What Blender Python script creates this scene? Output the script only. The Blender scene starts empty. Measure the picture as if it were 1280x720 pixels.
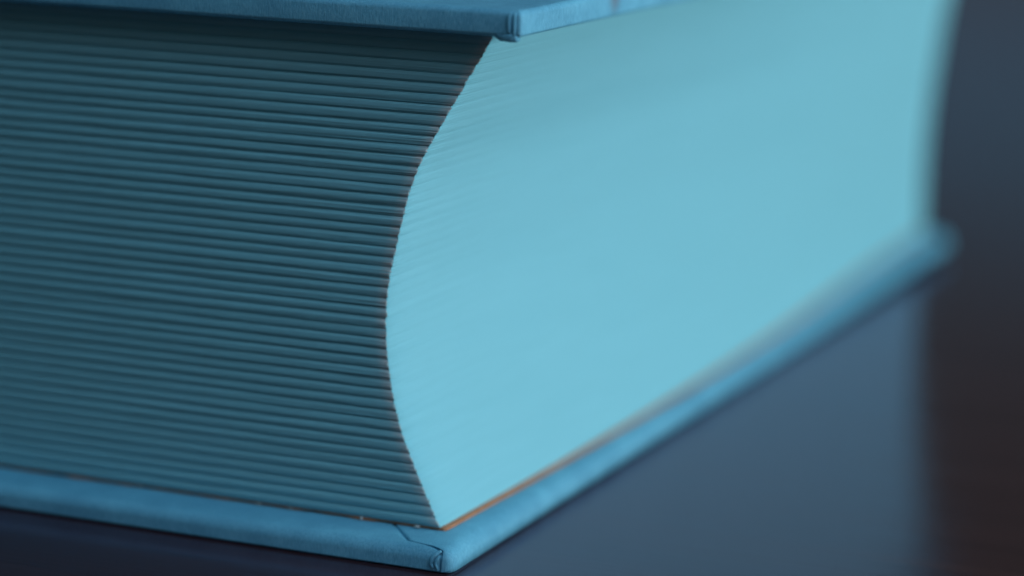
import bpy, bmesh, math, random
from mathutils import Vector, Matrix, noise
random.seed(7)
MM = 0.001
sc = bpy.context.scene
col = sc.collection

# ------------------------------------------------------------------ camera
cd = bpy.data.cameras.new('camera')
cam = bpy.data.objects.new('camera', cd); col.objects.link(cam); sc.camera = cam
CAM = Vector((124.876, -290.356, 96.626))
yaw, pitch, roll, fpx = -0.38659, -0.19325, 0.029246, 3482.44
fw = Vector((math.sin(yaw)*math.cos(pitch), math.cos(yaw)*math.cos(pitch), math.sin(pitch)))
r0 = Vector((math.cos(yaw), -math.sin(yaw), 0)); u0 = r0.cross(fw)
rt = r0*math.cos(roll) + u0*math.sin(roll); up = -r0*math.sin(roll) + u0*math.cos(roll)
m = Matrix((rt, up, -fw)).transposed().to_4x4(); m.translation = CAM*MM
cam.matrix_world = m
cd.sensor_width = 36; cd.lens = fpx*36/1280
cd.clip_start = 0.01; cd.clip_end = 100
cd.dof.use_dof = True; cd.dof.focus_distance = 0.3275; cd.dof.aperture_fstop = 8.3

# ------------------------------------------------------------------ room light
w = bpy.data.worlds.new('World'); sc.world = w; w.use_nodes = True
bg = w.node_tree.nodes['Background']
bg.inputs[0].default_value = (0.050, 0.061, 0.060, 1); bg.inputs[1].default_value = 1.0
sc.view_settings.view_transform = 'Standard'; sc.view_settings.look = 'None'
sc.view_settings.exposure = 0; sc.view_settings.gamma = 1

def area(name, loc, target, sx, sy, radiance, color):
    l = bpy.data.lights.new(name, 'AREA'); l.shape = 'RECTANGLE'; l.size = sx; l.size_y = sy
    l.energy = radiance*math.pi*sx*sy; l.color = color
    o = bpy.data.objects.new(name, l); col.objects.link(o)
    o.location = loc
    o.rotation_euler = (Vector(target)-Vector(loc)).to_track_quat('-Z', 'Y').to_euler()
    return o
# big soft window to the right of the book, lighting the fore edge
area('window_light', (0.98, 0.40, 0.19), (0, .13, .03), .62, .34, 11.5, (0.64, 0.91, 0.99))
# added soft overhead fill in front of the page ends, no known source
area('overhead_fill', (-0.15, -0.48, 1.5), (-.03, 0, .03), 1.1, .8, 1.25, (0.20, 0.79, 1.22))
area('corner_fill', (0.20, -0.10, 0.25), (-.01, 0, .04), .15, .15, 4.9, (0.68, 0.87, 1.10))  # added close fill, brightens the page ends towards the near corner

# added dim panel low beyond the table, for its faint reflection in the varnish
area('far_reflection_fill', (-0.25, 3.7, 0.45), (-0.25, 0, .45), 1.9, .34, .10, (0.10, 1.0, 1.4))

# ------------------------------------------------------------------ materials
def mat(name):
    M = bpy.data.materials.new(name); M.use_nodes = True
    nt = M.node_tree; return M, nt, nt.nodes['Principled BSDF']
def nd(nt, t, **k):
    n = nt.nodes.new(t)
    for a, b in k.items(): setattr(n, a, b)
    return n
def mapped_noise(nt, scale, detail=4, rough=.6, rot=(0,0,0)):
    tc = nd(nt, 'ShaderNodeTexCoord'); mp = nd(nt, 'ShaderNodeMapping')
    mp.inputs['Scale'].default_value = scale; mp.inputs['Rotation'].default_value = rot
    nz = nd(nt, 'ShaderNodeTexNoise'); nz.inputs['Scale'].default_value = 1
    nz.inputs['Detail'].default_value = detail; nz.inputs['Roughness'].default_value = rough
    nt.links.new(tc.outputs['Object'], mp.inputs[0]); nt.links.new(mp.outputs[0], nz.inputs['Vector'])
    return nz.outputs['Fac'], tc
def ramp(nt, fac, stops):
    r = nd(nt, 'ShaderNodeValToRGB'); e = r.color_ramp.elements
    e[0].position, e[0].color = stops[0][0], (*stops[0][1], 1)
    e[1].position, e[1].color = stops[-1][0], (*stops[-1][1], 1)
    for p, c in stops[1:-1]:
        x = e.new(p); x.color = (*c, 1)
    nt.links.new(fac, r.inputs[0]); return r.outputs[0]
def bump(nt, b, h, strength, dist):
    n = nd(nt, 'ShaderNodeBump'); n.inputs['Strength'].default_value = strength; n.inputs['Distance'].default_value = dist
    nt.links.new(h, n.inputs['Height']); nt.links.new(n.outputs[0], b.inputs['Normal']); return n
def mixc(nt, fac, a, b, blend='MIX'):
    n = nd(nt, 'ShaderNodeMix', data_type='RGBA', blend_type=blend)
    for i, v in ((0, fac), (6, a), (7, b)):
        if isinstance(v, (int, float)): n.inputs[i].default_value = v
        elif isinstance(v, tuple): n.inputs[i].default_value = (*v, 1)
        else: nt.links.new(v, n.inputs[i])
    return n.outputs[2]

# paper: pale, slightly grey blue; a brown toning rides on the attribute "toning"
PAPER, nt, b = mat('paper')
f, tc = mapped_noise(nt, (60, 60, 6000), 4, .6)
c = ramp(nt, f, [(.3, (.282, .605, .668)), (.7, (.318, .655, .722))])
at = nd(nt, 'ShaderNodeAttribute', attribute_name='toning')
c = mixc(nt, at.outputs['Fac'], c, (.78, .74, .71))
nt.links.new(c, b.inputs['Base Color']); b.inputs['Roughness'].default_value = .85
b.inputs['Specular IOR Level'].default_value = .2
f2, _ = mapped_noise(nt, (9000, 9000, 9000), 3, .6)
bump(nt, b, f2, .25, .00004)

def cloth(name, scuff=None):
    M, nt, b = mat(name)
    f, tc = mapped_noise(nt, (5200, 5200, 1300), 6, .75)       # short fibres
    g, _ = mapped_noise(nt, (160, 160, 160), 5, .6)          # broad unevenness
    c = ramp(nt, f, [(.28, (.105, .365, .510)), (.5, (.165, .480, .645)), (.74, (.270, .610, .750))])
    c2 = ramp(nt, g, [(.3, (.78, .81, .84)), (.7, (1.14, 1.09, 1.06))])
    c = mixc(nt, 1.0, c, c2, 'MULTIPLY')
    if scuff:
        vd = nd(nt, 'ShaderNodeVectorMath', operation='DISTANCE'); vd.inputs[1].default_value = scuff
        nt.links.new(tc.outputs['Object'], vd.inputs[0])
        ad = nd(nt, 'ShaderNodeMath', operation='MULTIPLY_ADD'); ad.inputs[1].default_value = .0014
        nt.links.new(g, ad.inputs[0]); nt.links.new(vd.outputs['Value'], ad.inputs[2])
        mr = nd(nt, 'ShaderNodeMapRange'); mr.inputs[1].default_value = .0008; mr.inputs[2].default_value = .0032
        mr.inputs[3].default_value = .75; mr.inputs[4].default_value = 0
        nt.links.new(ad.outputs[0], mr.inputs[0])
        c = mixc(nt, mr.outputs[0], c, (.20, .15, .17))
    nt.links.new(c, b.inputs['Base Color']); b.inputs['Roughness'].default_value = .62
    b.inputs['Specular IOR Level'].default_value = .3
    bump(nt, b, f, .8, .00014)
    return M
CLOTH = cloth('blue_cloth')
CLOTH_SCUFFED = cloth('blue_cloth_scuffed', (.0053, .0345, .0662))

ENDP, nt, b = mat('orange_endpaper')
f, _ = mapped_noise(nt, (700, 700, 3000), 4, .6)
c = ramp(nt, f, [(.3, (.52, .17, .075)), (.7, (.72, .27, .13))])
nt.links.new(c, b.inputs['Base Color']); b.inputs['Roughness'].default_value = .8

FLECK, nt, b = mat('pale_glue')
f, _ = mapped_noise(nt, (1500, 1500, 1500), 3, .6)
c = ramp(nt, f, [(.3, (.46, .42, .38)), (.7, (.62, .59, .56))])
nt.links.new(c, b.inputs['Base Color']); b.inputs['Roughness'].default_value = .6

WOOD, nt, b = mat('dark_varnished_wood')
f, tc = mapped_noise(nt, (7, 110, 20), 6, .62, (0, 0, -0.387))
f3, _ = mapped_noise(nt, (30, 900, 60), 4, .6, (0, 0, -0.387))
c = ramp(nt, f, [(.25, (.026, .007, .004)), (.55, (.046, .013, .008)), (.8, (.078, .024, .014))])
c = mixc(nt, ramp(nt, f3, [(.35, (0, 0, 0)), (.8, (.5, .5, .5))]), c, (.012, .006, .005))
rr = ramp(nt, f, [(.2, (.12, .12, .12)), (.8, (.19, .19, .19))])
df = nd(nt, 'ShaderNodeBsdfDiffuse'); nt.links.new(c, df.inputs['Color'])
gl = nd(nt, 'ShaderNodeBsdfGlossy'); gl.inputs['Color'].default_value = (1.0, .79, 1.0, 1)
nt.links.new(rr, gl.inputs['Roughness'])
fr = nd(nt, 'ShaderNodeFresnel'); fr.inputs['IOR'].default_value = 1.5
bp = bump(nt, b, f3, .06, .0003)
for n_ in (df, gl, fr): nt.links.new(bp.outputs[0], n_.inputs['Normal'])
mx = nd(nt, 'ShaderNodeMixShader')
nt.links.new(fr.outputs[0], mx.inputs[0]); nt.links.new(df.outputs[0], mx.inputs[1]); nt.links.new(gl.outputs[0], mx.inputs[2])
nt.links.new(mx.outputs[0], nt.nodes['Material Output'].inputs['Surface'])

# ------------------------------------------------------------------ helpers
def obj(name, bm, material, parent=None, smooth=True):
    me = bpy.data.meshes.new(name); bm.normal_update(); bm.to_mesh(me); bm.free()
    if smooth:
        for p in me.polygons: p.use_smooth = True
    me.materials.append(material)
    o = bpy.data.objects.new(name, me); col.objects.link(o)
    if parent: o.parent = parent
    return o
def fbm(x, y=0., z=0.): return noise.noise(Vector((x, y, z)))
def grid(bm, rows, close=False):
    """rows of equal-length lists of Vectors (mm)"""
    V = [[bm.verts.new(p*MM) for p in r] for r in rows]
    for a, c in zip(V, V[1:]):
        n = len(a)
        for i in range(n if close else n-1):
            j = (i+1) % n
            bm.faces.new((a[i], a[j], c[j], c[i]))
    return V

# ------------------------------------------------------------------ table (one slab, the book lies on it)
bm = bmesh.new()
bmesh.ops.create_cube(bm, size=1)
bmesh.ops.scale(bm, verts=bm.verts, vec=(2.2, 2.0, .035))
bmesh.ops.translate(bm, verts=bm.verts, vec=(-.1, .62, -.0175))
bmesh.ops.rotate(bm, verts=bm.verts, cent=(0, .2, 0), matrix=Matrix.Rotation(.387, 3, 'Z'))
bmesh.ops.bevel(bm, geom=bm.edges[:], offset=.004, segments=3, affect='EDGES', profile=.5)
table = obj('table', bm, WOOD, smooth=False)
table['label'] = 'dark brown varnished wooden tabletop mirroring the pale page edges, under the blue book'
table['category'] = 'table'

# ------------------------------------------------------------------ book
TB, T, L = 3.2, 60.2, 240.35
OX, OY, SX = 4.06, 7.03, 4.35
WIDTH = 162.0
book = bpy.data.objects.new('book', None); col.objects.link(book)
book['label'] = 'thick blue clothbound book lying flat, concave fore edge, corner towards the viewer'
book['category'] = 'book'
ZB, ZT = TB+.16, TB+T-.02            # the page block

# fore-edge outline measured at the near end (x, z)
PROF = [(-4.30,3.0),(-4.65,3.41),(-7.43,9.04),(-9.44,13.27),(-11.15,18.52),(-12.12,23.84),(-12.38,29.0),(-12.2,32.17),
        (-11.26,37.12),(-10.12,42.06),(-8.67,46.98),(-6.4,50.98),(-3.95,55.42),(-1.51,59.35),(.21,62.55),(.75,63.5)]
def prof(z):
    z = min(max(z, PROF[0][1]), PROF[-1][1])
    P = PROF
    for i in range(len(P)-1):
        (xa, za), (xb, zb) = P[i], P[i+1]
        if z <= zb:
            pa, pb = P[max(i-1, 0)], P[min(i+2, len(P)-1)]
            ma = (xb-pa[0])/(zb-pa[1]); mb = (pb[0]-xa)/(pb[1]-za)
            h = zb-za; t = (z-za)/h
            return (2*t**3-3*t*t+1)*xa+(t**3-2*t*t+t)*h*ma+(3*t*t-2*t**3)*xb+(t**3-t*t)*h*mb
    return P[-1][0]
def sprof(z): return sum(prof(z+d) for d in (-2.4, -1.2, 0, 1.2, 2.4))/5 if 6 < z < 60.5 else (prof(z)*.6+prof(z+.8)*.2+prof(z-.8)*.2)
def chord(z): return -4.4 + (.6+4.4)*(z-3.4)/(63.4-3.4)
def fore_x(z, y):
    t = min(max((y-OY)/(L-OY), 0), 1)
    k = 1-.80*(t*t*(3-2*t))
    return chord(z)+(sprof(z)-chord(z))*k+1.7*math.sin(math.pi*min(t/.8, 1))*math.exp(-max(z-3, 0)/9)

NS = 48
LEAVES = 9
XS = [0, .12, .35, .8, 1.6, 3, 5, 7.5, 10.5, 14, 18, 22, 26, 31, 36, 41, 46, 52, 58, 64, 72, 82, 95, 110, 130, WIDTH]
YS = [0, .15, .5, 1.2, 2.5, 5, 9, 14, 20, 27, 35, 45, 57, 70, 85, 100, 120, 140, 165, 190, 210, 225, L-OY]
for s in range(NS):
    za = ZB+(ZT-ZB)*s/NS; zb = ZB+(ZT-ZB)*(s+1)/NS
    p = (zb-za)/LEAVES
    push = random.uniform(-.03, .03); deep = random.uniform(.92, 1.1); sx_ = random.uniform(-.05, .05)
    rows = []      # each: (z, head recess, fore recess, toning)
    lastleaf = LEAVES-1
    for l in range(LEAVES):
        z0 = za+p*l; jy = random.uniform(-.035, .035); jx = random.uniform(-.09, .09)
        for q, rec in ((.0, .19), (.25, 0), (.72, 0), (.999, .17)):
            z = z0+p*q
            t = (z-za)/(zb-za)                       # rounded signature end, groove at both folds
            g = abs(2*t-1)
            groove = .27*deep*g**2.8
            rows.append((z, groove+jy+rec+push, .16*g**2.2+jx*.9+rec*.5+sx_, l))
    bm = bmesh.new()
    tl = bm.verts.layers.float.new('toning')
    V = []
    for z, rh, rf, l in rows:
        r = []
        # head face, from the spine to the corner
        for i, d in enumerate(reversed(XS)):
            x = fore_x(z, OY)-d
            yy = OY+rh+.055*fbm(x*.09+s*3.1, s*.7, l*.02)+.045*fbm(x*.35, s*2.3, l*.7)
            if d < .1: x -= .05+rf*.6; yy += .05
            v = bm.verts.new(Vector((x-(rf if d < 1 else 0), yy, z))*MM)
            v[tl] = max(0, min(1, 1.0*max(0, 1-d/1.9)**1.2*(.8+.9*fbm(s*1.7, l*.9+z, 3)))) if d < 1.9 else 0
            r.append(v)
        # fore edge, from the corner to the far end
        for d in YS[1:]:
            y = OY+d
            x = fore_x(z, y)-rf*(.22+.70*math.exp(-d/1.6))+.05*fbm(y*.08, s*1.9, l*.05)+.03*fbm(y*.5, s*3.3, l*1.3)
            v = bm.verts.new(Vector((x, y, z))*MM); v[tl] = 0
            r.append(v)
        # tail and spine side
        for x, y in ((fore_x(z, L)-WIDTH, L), (fore_x(z, OY)-WIDTH, OY+.6)):
            r.append(bm.verts.new(Vector((x, y, z))*MM))
        V.append(r)
    n = len(V[0])
    for a, c in zip(V, V[1:]):
        for i in range(n):
            j = (i+1) % n
            bm.faces.new((a[i], a[j], c[j], c[i]))
    bm.faces.new(list(reversed(V[0]))); bm.faces.new(V[-1])
    o = obj('page_section', bm, PAPER, book, smooth=False)

# endpapers: a thin orange sheet under and over the block
def endpaper(z0, z1, hx, hy):
    bm = bmesh.new(); rows = []
    zm = (z0+z1)/2
    xs = [-WIDTH-2]+[-100, -80]+list(range(-70, -6, 2))
    lo = []
    pts = []
    for x in xs: pts.append((x, OY+hy+.45*fbm(x*.3, 7)+.30*fbm(x*1.1, 2)))
    x1 = fore_x(zm, OY)+hx
    pts.append((x1-.3, OY+hy+.05))
    for y in [OY+hy+.35]+list(range(10, int(L), 6)): pts.append((fore_x(zm, y)+hx+.08*fbm(y*.2, 4), y))
    pts.append((-WIDTH-2, L-1))
    for z in (z0, z1): rows.append([Vector((a, c, z)) for a, c in pts])
    V = grid(bm, rows, close=True)
    bm.faces.new(list(reversed(V[0]))); bm.faces.new(V[1])
    return obj('endpaper', bm, ENDP, book, smooth=False)
endpaper(TB-.21, TB+.13, .50, .40)
endpaper(TB+T-.015, TB+T+.18, .05, .6)

# boards: unrolled rounded surface
class Board:
    """x1,y0: outer edges at the near corner; z0..z1; rounded edges of radius R."""
    def __init__(s, x0, x1, y0, y1, z0, z1, R, seed, rc=.9, far_rc=None):
        s.far_rc = far_rc or rc
        s.rc = rc
        s.x0, s.x1, s.y0, s.y1, s.z0, s.z1, s.R, s.seed = x0, x1, y0, y1, z0, z1, R, seed
    def slab(s, Rb):
        """rings from underside centre to topside centre"""
        H = s.z1-s.z0; rings = []
        prof_ = [(Rb*2.2, s.z0, 0)]
        for k in range(6):
            a = math.pi/2*k/5; prof_.append((Rb-Rb*math.sin(a), s.z0+Rb-Rb*math.cos(a), a))
        for k in range(9):
            a = math.pi/2*k/8; prof_.append((s.R-s.R*math.cos(a), s.z1-s.R+s.R*math.sin(a), None))
        prof_ += [(s.R*2.4, s.z1, None), (9, s.z1, None)]
        bm = bmesh.new()
        for ins, z, ba in prof_:
            rc = max(s.rc-ins*.3, .06)
            x0, x1, y0, y1 = s.x0+ins, s.x1-ins, s.y0+ins, s.y1-ins
            ring = []; rf_ = max(s.far_rc-ins*.8, .06)
            def corner(cx, cy, a0, rc=rc):
                for k in range(5):
                    a = a0+math.pi/2*k/4; ring.append((cx+rc*math.cos(a), cy+rc*math.sin(a)))
            def edge(a, c, n):
                for k in range(1, n): t = k/n; ring.append((a[0]+(c[0]-a[0])*t, a[1]+(c[1]-a[1])*t))
            corner(x1-rc, y0+rc, -math.pi/2)
            edge((x1, y0+rc), (x1, y1-rf_), 90)
            corner(x1-rf_, y1-rf_, 0, rf_); edge((x1-rf_, y1), (x0+rc, y1), 4)
            corner(x0+rc, y1-rc, math.pi/2); edge((x0, y1-rc), (x0, y0+rc), 4)
            corner(x0+rc, y0+rc, math.pi); edge((x0+rc, y0), (x1-rc, y0), 90)
            pts = []
            for x, y in ring:
                k = max(0, 1-ins/3)
                dn = .09*fbm(x*.11+s.seed, y*.11, z*.2)+.035*fbm(x*.6, y*.6+s.seed, z*.6)
                pts.append(Vector((x-(dn if x > -4 else 0)*k, y+dn*k*(1 if x < s.x1-1 else 0), z+dn*.5*(1 if z > s.z0+.3*(s.z1-s.z0) else 0))))
            rings.append(pts)
        V = grid(bm, rings, close=True)
        bm.faces.new(list(reversed(V[0]))); bm.faces.new(V[-1])
        return bm
    def at(s, u, w, off):
        """unrolled (u,w) measured from the rounding axis near the corner -> point offset outwards"""
        a, c = max(0, u), max(0, w); d = math.hypot(a, c)
        R = s.R
        bx, by = (s.x1-R)+min(u, 0), (s.y0+R)-min(w, 0)
        if d < 1e-9: return Vector((bx, by, s.z1+off))
        th = min(d/R, math.pi/2); dx, dy = a/d, -c/d
        h = (R+off)*math.sin(th); z = s.z1-R+(R+off)*math.cos(th)-max(0, d-R*math.pi/2)
        return Vector((bx+dx*h, by+dy*h, z))
def polyline(pts, n):
    seg = [math.dist(a, c) for a, c in zip(pts, pts[1:])]; tot = sum(seg); out = []
    for k in range(n+1):
        t = tot*k/n
        for (a, c), l in zip(zip(pts, pts[1:]), seg):
            if t <= l+1e-9:
                f = t/l; out.append((a[0]+(c[0]-a[0])*f, a[1]+(c[1]-a[1])*f)); break
            t -= l
    return out
def flap(brd, inner, outer, th, K, ns, parent, name='turn_in', mat_=None, ease=.12):
    """cloth sheet between two boundaries given in unrolled coordinates, with a cut edge at the inner one"""
    bm = bmesh.new(); rows = []
    for (ia, oa) in zip(inner, outer):
        r = [brd.at(*ia, -.02), brd.at(*ia, th*.7)]
        for k in range(1, K+1):
            t = (k/K)**1.6
            q = (ia[0]+(oa[0]-ia[0])*t, ia[1]+(oa[1]-ia[1])*t)
            r.append(brd.at(*q, th+.03*fbm(q[0]*.5+ns, q[1]*.5)))
        r.append(brd.at(*oa, -.02))
        rows.append(r)
    grid(bm, rows)
    bmesh.ops.recalc_face_normals(bm, faces=bm.faces[:])
    return obj(name, bm, mat_ or CLOTH, parent)
def tube(pts, rad, parent, name, mat_):
    bm = bmesh.new(); rows = []
    for i, p_ in enumerate(pts):
        t = (pts[min(i+1, len(pts)-1)]-pts[max(i-1, 0)]).normalized()
        a = t.cross(Vector((.3, -1, .2))).normalized(); c = t.cross(a)
        rr_ = rad*(.35+.65*math.sin(math.pi*min(max(i/(len(pts)-1), .06), .94))**.5)
        rows.append([p_+(a*math.cos(k*math.pi/4)+c*math.sin(k*math.pi/4))*rr_ for k in range(8)])
    V = grid(bm, rows, close=True); bm.faces.new(V[0]); bm.faces.new(list(reversed(V[-1])))
    bmesh.ops.recalc_face_normals(bm, faces=bm.faces[:])
    return obj(name, bm, mat_, parent)

# --- lower board
R1 = 1.15
low = Board(-WIDTH-8, 0-.22, 0+.22, L+3.5, 0.03, TB-.55, R1, 1.3, far_rc=5.5)
lower = obj('cover_board', low.slab(.30), CLOTH, book)
lower['label'] = 'lower cover board lying on the table with mitred turn-ins'
U1 = R1*math.pi/2+(low.z1-low.z0-R1)-.25
FAR = [L+1, 236, 228, 220, 210, 200, 190, 180, 170, 160, 150, 140, 130, 115, 100, 80, 60, 40, 20, 9]
SEAM = [(-9.5, -6.4), (-5.0, -.75), (-3.6, -.35), (-.75, .25), (-.05, .62), (.16, 1.1), (.22, U1)]
inner = [(-9.5, -v) for v in FAR] + polyline(SEAM, 60)
ns_ = len(inner)
out_ = [(U1, -v) for v in FAR]
arc = polyline([(U1, -8), (U1, -1)], 34) + [(U1*math.cos(a), U1*math.sin(a)) for a in [math.radians(80)*k/26 for k in range(1, 27)]]
out_ += arc[:61]
while len(out_) < ns_: out_.append(arc[-1])
flap(low, inner, out_, .30, 12, 2.0, lower)
# head turn-in, ending a hair's breadth before the other
def seam_u(w):
    if w <= SEAM[0][1]: return SEAM[0][0]
    for (ua, wa), (ub, wb) in zip(SEAM, SEAM[1:]):
        if w <= wb: return ua+(ub-ua)*(w-wa)/(wb-wa)
    return SEAM[-1][0]
ws = [-9, -7] + [-6.4+i*.12 for i in range(int((U1+6.4)/.12)+1)]
inner = [(seam_u(w_-.20)-.30-.10*max(0, min(1, w_)), w_) for w_ in ws]
outer = [(-WIDTH-4, w_) for w_ in ws]
flap(low, inner, outer, .26, 60, 5.0, lower)
# rolled gathers of cloth at the very corner
def gather(brd, path, rad, off):
    q = polyline(path, 16)
    tube([brd.at(a, c, off) for a, c in q], rad, parent_, 'cloth_gather', brd_mat)
parent_, brd_mat = lower, CLOTH
gather(low, [(-.95, U1-.35), (-1.25, U1-.9), (-1.05, 1.5), (-.45, .95), (-.15, .75)], .30, .30)
gather(low, [(-.40, U1-.30), (-.62, U1-.9), (-.50, 1.75), (-.2, 1.3)], .22, .32)

# --- upper board
R2 = .8
X1T, Y0T = SX-OX+5.066, OY-3.28
upb = Board(-WIDTH-3, X1T-.05, Y0T+.05, L+3.2, TB+T+.2, TB+T+TB+.1, R2, 8.1, .4)
upper = obj('cover_board', upb.slab(.45), CLOTH_SCUFFED, book)
upper['label'] = 'upper cover board, scuffed brown on its fore edge'
U2 = R2*math.pi/2+(upb.z1-upb.z0-R2)-.45
parent_, brd_mat = upper, CLOTH
# the folded corner: two gathers on the head edge and a thick tongue tucked underneath
gather(upb, [(-.55, .75), (-.70, 1.5), (-.62, U2)], .22, .10)
gather(upb, [(.05, .85), (.02, 1.7), (.0, U2+.2)], .20, .06)
bm = bmesh.new()
zt = upb.z0
top_ = [(-3.6, .45), (-2.2, .12), (-.75, .05), (-.55, .35), (-1.4, 2.6), (-2.6, 3.4)]
rows = []
for ins, z in ((.0, zt+.3), (.0, zt-.12), (.10, zt-.42), (.45, zt-.60)):
    cx, cy = X1T-1.3, Y0T+1.6
    rows.append([Vector((X1T+a+(cx-X1T-a)*ins*.45, Y0T+c+(cy-Y0T-c)*ins*.45, z+(.28 if i == 0 else 0))) for i, (a, c) in enumerate(top_)])
V = grid(bm, rows, close=True); bm.faces.new(list(reversed(V[0]))); bm.faces.new(V[-1])
bmesh.ops.recalc_face_normals(bm, faces=bm.faces[:])
bmesh.ops.subdivide_edges(bm, edges=bm.edges[:], cuts=1, use_grid_fill=True, smooth=.6)
obj('corner_fold', bm, CLOTH, upper)
# cut edge of the turn-in showing under the head edge of the board
bm = bmesh.new(); rows = []
for k in range(81):
    x = X1T-3.2-k*2.05
    e = .05*fbm(x*.4, 3)
    rows.append([Vector((x, Y0T+a, upb.z0+c+e*.5)) for a, c in ((.35, .12), (.40, -.05), (.7, -.14), (2.4, -.14), (2.4, .1))])
grid(bm, rows); bmesh.ops.recalc_face_normals(bm, faces=bm.faces[:])
obj('turn_in', bm, CLOTH, upper)

# --- spine
bm = bmesh.new(); rows = []
for y in (0.6, 60, 120, 180, L+5):
    r = []
    for k in range(17):
        z = .4+(TB+T+TB-.6)*k/16
        x = -WIDTH-6-9*math.sin(math.pi*k/16)**.7
        r.append(Vector((x, y, z)))
    for k in range(16, -1, -1):
        z = .4+(TB+T+TB-.6)*k/16
        x = -WIDTH-4-9*math.sin(math.pi*k/16)**.7
        r.append(Vector((x, y, z)))
    rows.append(r)
V = grid(bm, rows, close=True)
for r in (V[0], V[-1]):
    for i in range(16): bm.faces.new((r[i], r[i+1], r[32-i], r[33-i]))
bmesh.ops.recalc_face_normals(bm, faces=bm.faces[:])
obj('spine', bm, CLOTH, book)

# --- pale flecks of glue in the joint under the page ends
for x, sx_, sz, sy in ((-15.2, .20, .30, .22), (-7.7, .45, .18, .35), (-24.9, .30, .10, .2), (-29.3, .5, .09, .2), (-46.1, .24, .10, .2)):
    bm = bmesh.new()
    bmesh.ops.create_icosphere(bm, subdivisions=2, radius=1)
    for v in bm.verts:
        v.co *= 1+.35*fbm(v.co.x*1.7+x, v.co.y*1.7, v.co.z*1.7)
        v.co = Vector((v.co.x*sx_+x, v.co.y*sy+OY+.10, v.co.z*sz+TB-.04))*MM
    obj('glue_fleck', bm, FLECK, book)

# the warped lower cover: its far end has curled a few millimetres off the table
def lift(y):
    t = min(max((y-125)/120, 0), 1.15)
    return 1.3*t*t*(3-2*t)
for o in [c for c in book.children_recursive if c.type == 'MESH']:
    me = o.data
    for v in me.vertices:
        y, z = v.co.y/MM, v.co.z/MM
        v.co.z += lift(y)*(1-.6*min(max(z/66, 0), 1))*MM
    me.update()
